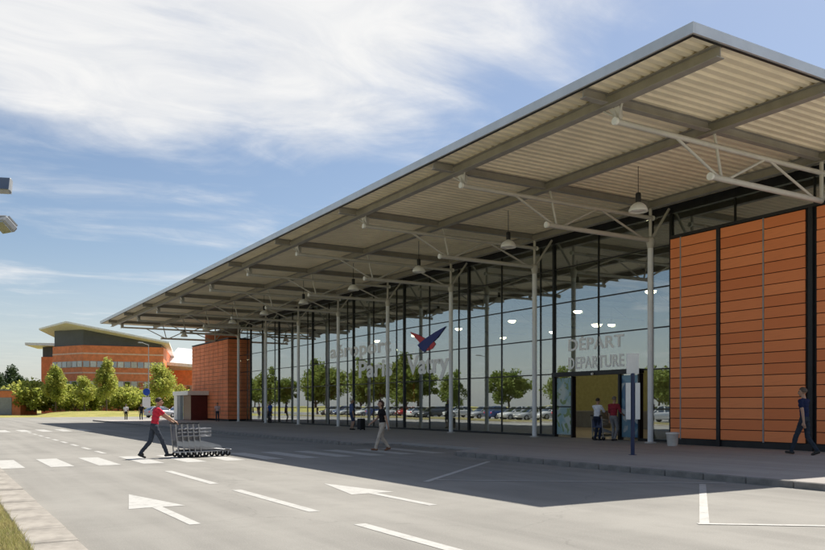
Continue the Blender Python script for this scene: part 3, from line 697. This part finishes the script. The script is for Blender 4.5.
person('small distant person in pale pink top beside the far orange wall', (21.6, 69.6, PZ), face(-.3, -1), 1.66, cloth('pink_cotton', (.62, .45, .45)), DENIM, (.03, .02, .015), STAND, HANG, 0, .018)
person('small distant person in white top near the lawn, left of the dark dressed one', (16.6, 83.5, 0), face(.3, 1), 1.68, cloth('white_top', (.66, .66, .64)), cloth('black_trousers', (.02, .02, .022)), (.05, .03, .02), ((-.1, .15, 0), (.1, -.12, 0)), HANG, 0, .018)
person('small distant person in dark clothes standing by the lawn', (17.9, 82.6, 0), face(-.5, -1), 1.74, cloth('charcoal_top', (.02, .02, .026)), DENIM, (.03, .02, .015), STAND, HANG, 0, .018)
person('distant person in bright blue shirt by the column next to the far orange wall', (23.35, 61.3, PZ), face(-1, -.3), 1.72, cloth('bright_blue_shirt', (.03, .09, .33)), DENIM, (.25, .23, .2), STAND, HANG, 0, .018)

# ================================================================== luggage trolleys, suitcase, bin, sign
def trolley():
    r = empty('luggage_trolley'); f = MB()
    for s_ in (-1, 1):
        f.tube((.28 * s_, -.42, .16), (.20 * s_, .50, .20), .018, n=8); f.tube((.28 * s_, -.42, .14), (.28 * s_, -.50, .98), .018, n=8); f.tube((.28 * s_, -.44, .30), (.22 * s_, .30, .21), .012, n=8)
    f.tube((-.20, .50, .20), (.20, .50, .20), .018, n=8); f.tube((-.28, -.42, .15), (.28, -.42, .15), .018, n=8)
    for k in range(5): f.tube((-.26 + .01 * k, -.3 + .18 * k, .175), (.26 - .01 * k, -.3 + .18 * k, .175), .01, n=6)
    f.build('frame', M_wire, r)
    MB().bbox(-.24, .24, -.36, .46, .19, .215, .008).build('deck', M_rubber, r)
    MB().tube((-.31, -.51, .99), (.31, -.51, .99), .022, n=10).build('handle', M_rubber, r)
    b = MB()
    for z in (.62, .72, .82):
        for a, c in (((-.27, -.44), (-.25, -.12)), ((.27, -.44), (.25, -.12)), ((-.25, -.12), (.25, -.12))): b.tube((a[0], a[1], z), (c[0], c[1], z + .03), .009, n=6)
    for k in range(7): x = -.24 + .08 * k; b.tube((x, -.45, .60), (x, -.12, .61), .007, n=6); b.tube((x, -.12, .61), (x, -.12, .86), .007, n=6)
    b.build('basket', M_wire, r)
    for s_ in (-1, 1): MB().extr([(s_ * .285, -.46, .34), (s_ * .285, -.46, .50), (s_ * .25, .16, .34), (s_ * .25, .22, .25)], (s_ * .012, 0, 0)).build('side_bumper', M_grey, r)
    MB().bbox(-.25, .25, -.475, -.455, .50, .86, .006).build('advert_panel', M_blue, r)
    for x, y in ((-.27, -.38), (.27, -.38), (0, .47)):
        w = MB().lathe([(.03, -.02), (.075, -.022), (.082, 0), (.075, .022), (.03, .02)], (x, y, .082), 16, axis='X').build('wheel', M_rubber, r)
        MB().box(x - .03, x + .03, y - .02, y + .02, .10, .17).build('fork', M_chrome, w)
    return r
t0 = trolley(); TL = ['rearmost of the pushed row, held by the person in red', 'second of the pushed row from the person in red', 'third of the pushed row from the person in red', 'fourth of the pushed row from the person in red', 'front one of the pushed row']
for k in range(5):
    o = t0 if k == 0 else copy_tree(t0); o.location = (6.48 + .165 * k, 23.48, .004); o.rotation_euler = (0, 0, face(1, 0))
    tag(o, 'luggage trolley, ' + TL[k], 'trolley', 'luggage trolleys pushed in a row')
o = copy_tree(t0); o.location = (23.35, 23.80, PZ); o.rotation_euler = (0, 0, face(1, .05)); tag(o, 'single luggage trolley pushed through the entrance by the person in white shirt', 'trolley', 'luggage trolleys at the entrance')
sc_ = empty('suitcase', (20.95, 40.65, PZ), .4); tag(sc_, 'black upright suitcase standing on the pavement beside the person in blue', 'suitcase')
MB().bbox(-.22, .22, -.14, .14, .05, .66, .03).build('shell', mat('suitcase_fabric', (.02, .02, .024), .7), sc_)
h_ = MB(); h_.tube((-.12, -.1, .66), (-.12, -.1, .98), .01); h_.tube((.12, -.1, .66), (.12, -.1, .98), .01); h_.tube((-.13, -.1, .98), (.13, -.1, .98), .015); h_.build('handle', M_grey, sc_)
for x in (-.17, .17): MB().lathe([(.01, -.02), (.05, -.02), (.05, .02), (.01, .02)], (x, -.1, .05), 12, axis='X').build('wheel', M_rubber, sc_)
MB().box(-.16, .16, .14, .155, .12, .52).build('front_pocket', mat('suitcase_pocket', (.028, .028, .032), .8), sc_)
bn = empty('litter_bin', (21.85, 19.05, PZ)); bn.scale = (.85, .85, .70); tag(bn, 'small white tapered tub standing at the corner of the large orange wall', 'bin')
MB().lathe([(0, .0), (.19, 0), (.20, .03), (.245, .60), (.265, .62), (.265, .67), (.24, .68), (.225, .64), (.19, .1), (0, .08)], n=28).build('tub', mat('white_plastic', (.62, .61, .57), .6, var=.1), bn)
MB().lathe([(.252, .585), (.272, .60), (.272, .635), (.262, .645)], n=28).build('rim', M_white, bn)
MB().lathe([(0, .45), (.22, .45)], n=28).build('soil', mat('soil', (.05, .035, .025), .95), bn)
sg = empty('bus_stop_sign', (16.9, 16.15, PZ), R(-33)); tag(sg, 'dark blue post with white plates standing on the pavement before the entrance', 'sign')
MB().tube((0, 0, 0), (0, 0, 2.30), .055, n=14).build('post', M_blue, sg)
MB().lathe([(0, .012), (.11, .012), (.12, 0)], n=20).build('base_plate', M_blue, sg)
MB().bbox(-.17, .17, -.03, .03, 2.28, 2.86, .01).build('top_plate', M_white, sg)
bk = MB().bbox(-.20, .20, .0, .03, 1.0, 2.03, .008).build('notice_board', M_blue, sg)
for x in (-.13, .13): MB().bbox(x - .068, x + .068, -.045, -.003, 1.0, 2.03, .006).build('timetable', M_white, sg)

# ================================================================== floodlight mast on the verge
fm = empty('floodlight_mast', (.30, 29.9, .08)); tag(fm, 'two grey floodlights on a mast beside the road, at the left edge', 'floodlight')
MB().tube((0, 0, 0), (0, 0, 9.2), .12, .07, n=16).build('mast', M_grey, fm)
a_ = MB(); a_.tube((0, 0, 7.55), (1.75, -.9, 7.55), .045); a_.tube((0, 0, 8.75), (1.5, -.8, 8.75), .045); a_.build('crossarm', M_grey, fm)
def flood(loc, rx, rz):
    hd = MB().bbox(-.30, .30, -.12, .12, -.26, .26, .05).build('lamp_head', M_grey, fm, loc); hd.rotation_euler = (rx, .0, rz)
    MB().bbox(-.26, .26, -.145, -.121, -.22, .22, .01).build('lens', M_glass2, hd)
    for k in range(6): MB().box(-.25 + .1 * k, -.235 + .1 * k, .12, .18, -.2, .2).build('cooling_fin', M_grey, hd)
    MB().bbox(-.33, -.305, -.05, .05, -.12, .12, .004).build('bracket', M_frame, hd)
flood((1.72, -.88, 7.28), R(50), R(-62)); flood((1.62, -.85, 8.55), R(-18), R(-20))

# ================================================================== trees, shrubs
def crown(n, rx, rz, zc, clumps, leaf, seed, conical=0.0):
    rng = np.random.RandomState(seed); cs = rng.normal(size=(clumps, 3)); cs /= np.linalg.norm(cs, axis=1)[:, None]; cs *= (rng.rand(clumps, 1) ** .45)
    cr = rng.uniform(.16, .40, clumps); ci = rng.randint(0, clumps, n); d = rng.normal(size=(n, 3)); d /= np.linalg.norm(d, axis=1)[:, None]
    p = cs[ci] * .82 + d * (rng.rand(n, 1) ** .5) * cr[ci][:, None]; sc = 1 - conical * (p[:, 2:3] * .5 + .3)
    p[:, :2] *= np.clip(sc, .15, 1.4); p = p * np.array([rx, rx, rz]) + np.array([0, 0, zc]); p[:, 2] = np.maximum(p[:, 2], .15)
    a = rng.normal(size=(n, 3)); a /= np.linalg.norm(a, axis=1)[:, None]; b = np.cross(a, rng.normal(size=(n, 3))); b /= np.linalg.norm(b, axis=1)[:, None]
    s_ = rng.uniform(.6, 1.3, (n, 1)) * leaf; v = np.stack([p - a * s_, p + b * s_ * .5, p + a * s_, p - b * s_ * .5], 1).reshape(-1, 3)
    me = bpy.data.meshes.new('crown'); me.from_pydata(v.tolist(), [], np.arange(4 * n).reshape(-1, 4).tolist()); return me, cs * .8 * np.array([rx, rx, rz]) + np.array([0, 0, zc])
def tree_meshes(n, rx, rz, zc, clumps, leaf, seed, m, conical=0, tr=.12):
    me, cs = crown(n, rx, rz, zc, clumps, leaf, seed, conical); me.materials.append(m); t = MB(); top = zc + rz * .5
    pts = [Vector((random.uniform(-.05, .05) * i, random.uniform(-.05, .05) * i, top * i / 5)) for i in range(6)]
    for i in range(5): t.tube(pts[i], pts[i + 1], tr * (1 - i / 5.6), tr * (1 - (i + 1) / 5.6), n=9, caps=False)
    for c in cs[::max(1, len(cs) // 12)]:
        b0 = pts[min(4, max(1, int(c[2] / top * 4)))]; t.tube(b0, Vector(c), tr * .35, tr * .1, n=5, caps=False)
    return me, t.mesh('trunk', M_bark)
TREES = [tree_meshes(5200, 1.7, 2.9, 4.0, 46, .15, 1, M_leaf[0], .55, .10), tree_meshes(5200, 2.3, 2.6, 4.2, 44, .17, 2, M_leaf[0], .2, .13),
         tree_meshes(6500, 3.2, 2.5, 4.1, 46, .19, 3, M_leaf[1], .1, .17), tree_meshes(6500, 3.0, 3.2, 4.4, 50, .19, 4, M_leaf[1], .25, .17),
         tree_meshes(6000, 3.0, 4.2, 5.0, 46, .22, 5, M_leaf[2], .5, .2)]
SHRUB = [tree_meshes(3200, 1.9, 1.5, 1.35, 30, .14, 11 + i, M_leaf[i % 2], 0, .06) for i in range(3)]
def plant(name, src, loc, sx, sz, label, cat, group):
    r = empty(name, loc, random.uniform(0, 6.28)); r.scale = (sx, sx, sz); link('crown', src[0], r); link('trunk', src[1], r); return tag(r, label, cat, group)
CT, ST = math.cos(R(30.93)), math.sin(R(30.93))
def at(x, d, z=-.03):                                       # a place d metres ahead, x as bearing on the 825-wide plan
    a = (x - 412) / 801 * d; return (a * CT + d * ST, d * CT - a * ST, z)
g_ = 'young trees on the lawn before the office building'
plant('lawn_tree', TREES[0], at(106, 125, .6), 1.3, 1.22, 'tall narrow bright green tree in front of the middle of the office building', 'tree', g_)
plant('lawn_tree', TREES[1], at(160, 125, .6), 1.15, 1.15, 'broad bright green tree nearest the far orange wall', 'tree', g_)
plant('lawn_tree', TREES[0], at(55, 129, .6), 1.4, 1.1, 'narrow bright green tree at the left corner of the office building', 'tree', g_)
plant('lawn_tree', TREES[1], at(84, 128, .6), .9, .86, 'low rounded light green tree between the two narrow trees', 'tree', g_)
plant('lawn_tree', TREES[1], at(178, 150), .9, .85, 'small tree in front of the low office wing', 'tree', g_)
sh = [(24, 138, 1.6, 1.5), (34, 134, 1.5, 1.7), (44, 136, 1.5, 1.45), (66, 135, 1.5, 1.5), (75, 133, 1.2, 1.25), (93, 136, 1.3, 1.3), (118, 134, 1.3, 1.3), (128, 132, 1.2, 1.35), (138, 134, 1.3, 1.2), (150, 136, 1.2, 1.2), (170, 138, 1.3, 1.2), (186, 140, 1.2, 1.1)]
for k, (x, d, a, b) in enumerate(sh):
    plant('shrub', SHRUB[(k % 3) if k % 3 != 1 else 0], at(x, d, .5), a * 1.35, b * 1.2, 'yellow green shrub in the hedge row, %s from the left' % ORD12[k], 'shrub', 'shrubs in the hedge row')
for k, (x, d, s_) in enumerate(((-4, 190, 1.05), (10, 200, 1.15), (20, 186, .95), (31, 194, .75))):
    plant('dark_tree', TREES[4], at(x, d), s_ * 1.2, s_ * (1.0, 1.12, 1.0, .9)[k], ('dark evergreen tree at the very left edge behind the kiosk', 'tallest dark evergreen tree behind the kiosk', 'dark evergreen tree just right of the tallest one', 'smallest dark evergreen tree, nearest the office building')[k], 'tree', 'dark trees behind the kiosk')
# trees across the road that show mirrored in the glass
rf = [(-13, 55, 2, .85), (-12, 68, 3, .75), (-12.5, 78, 2, .95), (-13, 91, 3, .8), (-11.5, 98, 2, 1.15), (-13, 104, 3, 1.2), (-12, 110, 2, 1.25), (-13, 119, 3, 1.2), (-12, 130, 2, 1.35), (-13, 137, 3, 1.3), (-12, 149, 2, 1.1), (-12, 158, 3, 1.2), (-13, 170, 2, 1.2), (-12, 184, 3, 1.2)]
for k, (x, y, i, s_) in enumerate(rf):
    plant('roadside_tree', TREES[i], (x, y, -.03), s_ * 1.05, s_ * 1.05, 'leafy tree mirrored in the glass, %s from the entrance' % ORD12[k], 'tree', 'trees mirrored in the glass')

# ================================================================== cars
def car(name_c, c):
    r = empty('parked_car'); paint = mat('car_paint_' + name_c, c, .3, .2, var=.03, coat=.6)
    st_ = [(-2.05, .42, .78, .58), (-2.0, .30, .92, .74), (-1.5, .26, 1.0, .80), (-.9, .24, .99, .83), (.0, .24, .95, .84), (.75, .24, .93, .84), (1.3, .25, .86, .82), (1.8, .28, .74, .76), (2.02, .34, .62, .66), (2.08, .42, .56, .5)]
    b = MB(); vs = []
    for y, zb, zt, w in st_: vs += [(-w * .92, y, zb), (-w, y, zb + .14), (-w * 1.01, y, (zb + zt) / 2 + .05), (-w * .95, y, zt - .05), (-w * .82, y, zt), (w * .82, y, zt), (w * .95, y, zt - .05), (w * 1.01, y, (zb + zt) / 2 + .05), (w, y, zb + .14), (w * .92, y, zb)]
    n = 10; fs = [(k * n + i, k * n + (i + 1) % n, (k + 1) * n + (i + 1) % n, (k + 1) * n + i) for k in range(len(st_) - 1) for i in range(n)] + [tuple(range(n)), tuple((len(st_) - 1) * n + i for i in range(n))]
    body = b.add(vs, fs, 0, True).build('body', paint, r)
    g = [(-1.95, .93, .70), (-1.72, 1.20, .66), (-1.3, 1.42, .60), (-.5, 1.47, .60), (.15, 1.42, .60), (.62, 1.14, .66), (1.05, .90, .72)]; m = MB(); vs = []
    for y, z, w in g: vs += [(-.76, y, .90), (-w, y, max(z - .05, .905)), (-w * .86, y, z), (w * .86, y, z), (w, y, max(z - .05, .905)), (.76, y, .90)]
    n = 6; m.add(vs, [(k * n + i, k * n + i + 1, (k + 1) * n + i + 1, (k + 1) * n + i) for k in range(len(g) - 1) for i in range(n - 1)], 0, True).build('window_band', M_glass2, r)
    rp_ = MB(); vs = []
    for y, z, w in g[1:6][1:4]: vs += [(-w * .95, y, z - .02), (-w * .8, y, z + .012), (w * .8, y, z + .012), (w * .95, y, z - .02)]
    rp_.add(vs, [(k * 4 + i, k * 4 + i + 1, (k + 1) * 4 + i + 1, (k + 1) * 4 + i) for k in range(2) for i in range(3)], 0, True).build('roof', paint, r)
    pl = MB()
    for s_ in (-1, 1):
        pl.tube((s_ * .76, 1.0, .92), (s_ * .58, .17, 1.42), .035, n=6); pl.tube((s_ * .72, -1.9, .93), (s_ * .57, -1.32, 1.42), .05, n=6); pl.tube((s_ * .77, -.45, .92), (s_ * .6, -.5, 1.44), .035, n=6)
    pl.build('pillar', paint, r)
    for s_ in (-1, 1):
        for y in (-1.28, 1.28):
            w = MB().lathe([(.2, -.1), (.30, -.1), (.315, -.06), (.315, .06), (.30, .1), (.2, .1)], (s_ * .74, y, .315), 22, axis='X').build('wheel', M_rubber, r)
            MB().lathe([(0, .07 * s_), (.08, .085 * s_), (.2, .075 * s_), (.21, .03 * s_)], (s_ * .745, y, .315), 16, axis='X').build('rim', M_chrome, w)
        MB().bbox(s_ * .5 - .17, s_ * .5 + .17, 1.93, 2.06, .56, .68, .03).build('headlight', M_white, r); MB().bbox(s_ * .6 - .1, s_ * .6 + .1, -2.07, -1.96, .66, .86, .03).build('tail_light', M_lred, r)
        MB().bbox(s_ * .92 - .09, s_ * .92 + .09, .62, .74, .92, 1.05, .03).build('mirror', paint, r)
    MB().bbox(-.26, .26, 2.06, 2.085, .36, .47, .004).build('number_plate', M_white, r)
    return r
CC = {'white': (.70, .70, .69), 'silver': (.42, .43, .44), 'dark grey': (.06, .062, .066), 'blue': (.03, .07, .22), 'red': (.35, .02, .02)}
protos = {k: car(k.replace(' ', '_'), v) for k, v in CC.items()}; used = set()
def place_car(c, loc, rz, label, group):
    o = protos[c] if c not in used else copy_tree(protos[c]); used.add(c); o.location = loc; o.rotation_euler = (0, 0, rz); tag(o, label, 'car', group)
g_ = 'cars parked across the road, mirrored in the glass'; seq = ['white', 'silver', 'dark grey', 'white', 'silver', 'white', 'blue', 'silver', 'white', 'dark grey', 'white', 'red', 'silver', 'white', 'blue', 'white', 'silver', 'blue', 'white', 'dark grey']
cnt_ = {}
y = 52.0
for k, c in enumerate(seq):
    cnt_[c] = cnt_.get(c, 0) + 1
    place_car(c, (-9.2 + random.uniform(-.2, .2), y, -.012), R(-90 + random.uniform(-3, 3)) + (math.pi if k % 4 == 2 else 0), f'{c} car mirrored in the glass, {ORD[cnt_[c] - 1]} {c} one from the entrance', g_)
    y += random.choice((2.9, 3.2, 5.8))
a_ = at(160, 103, -.0); place_car('silver', a_, R(-70), 'silver car parked side-on behind the person in red', 'cars parked by the lawn')
a_ = at(183, 112, -.0); place_car('white', a_, R(-60), 'white car parked next to the far orange wall', 'cars parked by the lawn')

# ================================================================== far buildings
ob_ = empty('office_building', (28, 158, -.03)); tag(ob_, 'orange and dark grey office building with tilted white roof beyond the lawn', 'building'); O_ = World(ob_)
C_, L_, R_ = (22.5, 149.7), (18.6, 157.4), (36.1, 148.6); foot = [C_, R_, (42, 165), (24, 171), L_]
O_.part(MB().prism(foot, -.03, 12.15), 'wall', M_terra2)
def rz_(p, o=0.0):
    A, B, D = Vector((19.4, 146.9, 15.6)), Vector((36.6, 146.4, 12.75)), Vector((17.9, 158.5, 15.2)); n = (B - A).cross(D - A); return A.z - (n.x * (p[0] - A.x) + n.y * (p[1] - A.y)) / n.z + o
RP_ = [(19.4, 146.9), (36.6, 146.4), (43, 166), (24, 172), (16.6, 160)]
M_slate = mat('slate_cladding', (.075, .08, .09), .5, var=.12, scale=.5); M_concrete = mat('pale_concrete', (.55, .53, .5), .7)
ins = [(C_[0] + .15, C_[1] + .2), (R_[0] - .3, R_[1] + .3), (41.7, 164.5), (24.2, 170.5), (L_[0] + .3, L_[1] + .1)]
O_.part(MB().prism(ins, 12.16, [rz_(p, -.02) for p in ins]), 'attic', M_slate)
M_rf = mat('pale_roof', (.8, .79, .77), .5)
O_.part(MB().prism(RP_, [rz_(p) for p in RP_], [rz_(p, .32) for p in RP_]), 'roof', M_rf)
def strip(a, b, z0, z1, n, out, skip=()):
    a = Vector(a); b = Vector(b); d = b - a; nn = Vector((d.y, -d.x)).normalized(); nn = nn if nn.dot(Vector((-.5, -1))) > 0 else -nn
    for k in range(n):
        p = a + d * (k + .04) / n + nn * .02; q = a + d * (k + .96) / n + nn * .02; pts = [(p.x, p.y), (q.x, q.y), (q.x + nn.x * .10, q.y + nn.y * .10), (p.x + nn.x * .10, p.y + nn.y * .10)]
        w = O_.part(MB().prism(pts, z0, z1), 'window', M_concrete)
        p2 = p + d / n * .06 + nn * .11; q2 = q - d / n * .06 + nn * .11
        O_.part(MB().prism([(p2.x, p2.y), (q2.x, q2.y), (q2.x + nn.x * .02, q2.y + nn.y * .02), (p2.x + nn.x * .02, p2.y + nn.y * .02)], z0 + .1, z1 - .1), 'pane', (M_glass2, M_concrete, M_glass2, mat('blind', (.7, .7, .68), .7))[(k * 7) % 4], w)
for z0, z1 in ((8.3, 9.4), (4.8, 5.9), (1.4, 2.5)):
    strip(C_, R_, z0, z1, 12, 1); strip(L_, C_, z0, z1, 6, 1)
for z in (3.7, 7.2, 10.6):
    for a, b in ((C_, R_), (L_, C_)):
        a = Vector(a); b = Vector(b); d = (b - a).normalized(); nn = Vector((d.y, -d.x)); nn = nn if nn.dot(Vector((-.5, -1))) > 0 else -nn
        O_.part(MB().prism([tuple(a + nn * .01), tuple(b + nn * .01), tuple(b + nn * .06), tuple(a + nn * .06)], z, z + .26), 'string_course', mat('pale_brick', (.78, .52, .4), .8))
# right wing
W0, W1 = (38.3, 157.7), (47.5, 152.2)
O_.part(MB().prism([W0, W1, (52, 160), (43, 165.5)], -.03, 8.4), 'wing_wall', M_terra2)
O_.part(MB().prism([(37.2, 154.5), (46.8, 150.6), (53, 160), (43, 166)], [9.3, 8.5, 8.5, 9.3], [9.9, 9.1, 9.1, 9.9]), 'wing_roof', M_rf)
O_.part(MB().prism([(38.8, 158.2), (47.3, 153), (51.5, 160), (43, 165)], 8.41, [10.0, 9.2, 12.4, 13.4]), 'wing_glazing', M_rf)  # sloped glass; its sky reflection is painted in as the opaque pale roof colour
strip(W0, W1, 4.2, 5.5, 6, 1)
# left wing
V0, V1 = (18.6, 175.2), (24.0, 173)
O_.part(MB().prism([V0, V1, (27, 181), (21, 184)], -.03, 11.3), 'wing_wall', M_terra2); O_.part(MB().prism([(18.9, 175.5), (24, 173.4), (27, 180.5), (21.5, 183)], 11.31, 13.3), 'wing_attic', M_slate)
O_.part(MB().prism([(15.6, 174.6), (24.6, 171), (28, 181), (19, 185)], [13.5, 13.35, 13.35, 13.5], [14.0, 13.9, 13.9, 14.0]), 'wing_roof', M_rf)
# kiosk at the end of the road
ki = empty('brick_kiosk', (10, 149, -.03)); tag(ki, 'low orange brick kiosk with grey shutter at the left edge beyond the road', 'building'); K_ = World(ki)
k0, k1 = Vector((4.0, 152.5)), Vector((12.5, 147.5)); kd = (k1 - k0).normalized(); kn = Vector((-kd.y, kd.x)); kn = kn if kn.y > 0 else -kn
def kq(a, b, o0, o1): return [tuple(k0 + kd * a + kn * o0), tuple(k0 + kd * b + kn * o0), tuple(k0 + kd * b + kn * o1), tuple(k0 + kd * a + kn * o1)]
KL = (k1 - k0).length
K_.part(MB().prism(kq(0, KL, 0, 6), -.03, 4.0), 'wall', M_terra2); K_.part(MB().prism(kq(-.15, KL + .15, -.15, 6.15), 4.005, 4.25), 'roof', M_kerb2)
sh_ = K_.part(MB().prism(kq(2.0, KL - 1.4, -.06, -.01), 0, 2.9), 'shutter', M_grey)
for k in range(9): K_.part(MB().prism(kq(2.05, KL - 1.45, -.10, -.065), .1 + .31 * k, .36 + .31 * k), 'slat', M_grey, sh_)
# tall lamp pole and round blue sign by the lawn
lp = empty('lamp_post', at(148, 118)); tag(lp, 'tall thin grey lamp post in front of the office building', 'lamp post')
MB().tube((0, 0, 0), (0, 0, 10.6), .09, .05).build('pole', M_grey, lp); MB().tube((0, 0, 10.5), (-.9, 0, 10.8), .04).build('arm', M_grey, lp); MB().bbox(-1.5, -.8, -.14, .14, 10.74, 10.88, .03).build('lantern', M_grey, lp)
rs = empty('road_sign', at(146, 100, -.0), R(-30)); tag(rs, 'round blue road sign on a grey post behind the person in red', 'sign')
MB().tube((0, 0, 0), (0, 0, 3.6), .04).build('post', M_grey, rs)
MB().lathe([(0, -.06), (.42, -.06), (.45, -.05), (.45, -.035), (0, -.035)], (0, 0, 3.25), 28, axis='Y').build('disc', mat('sign_blue', (.01, .06, .35), .4), rs)
MB().bbox(-.5, .5, -.06, -.03, 1.3, 2.6, .02).build('board', M_white, rs)
lp2 = empty('lamp_post', (-6.2, 74, -.012)); tag(lp2, 'grey lamp post across the road mirrored in the glass', 'lamp post')
MB().tube((0, 0, 0), (0, 0, 7.2), .08, .05).build('pole', M_grey, lp2); MB().tube((0, 0, 7.1), (1.0, 0, 7.3), .035).build('arm', M_grey, lp2); MB().bbox(.9, 1.6, -.13, .13, 7.25, 7.37, .03).build('lantern', M_grey, lp2)
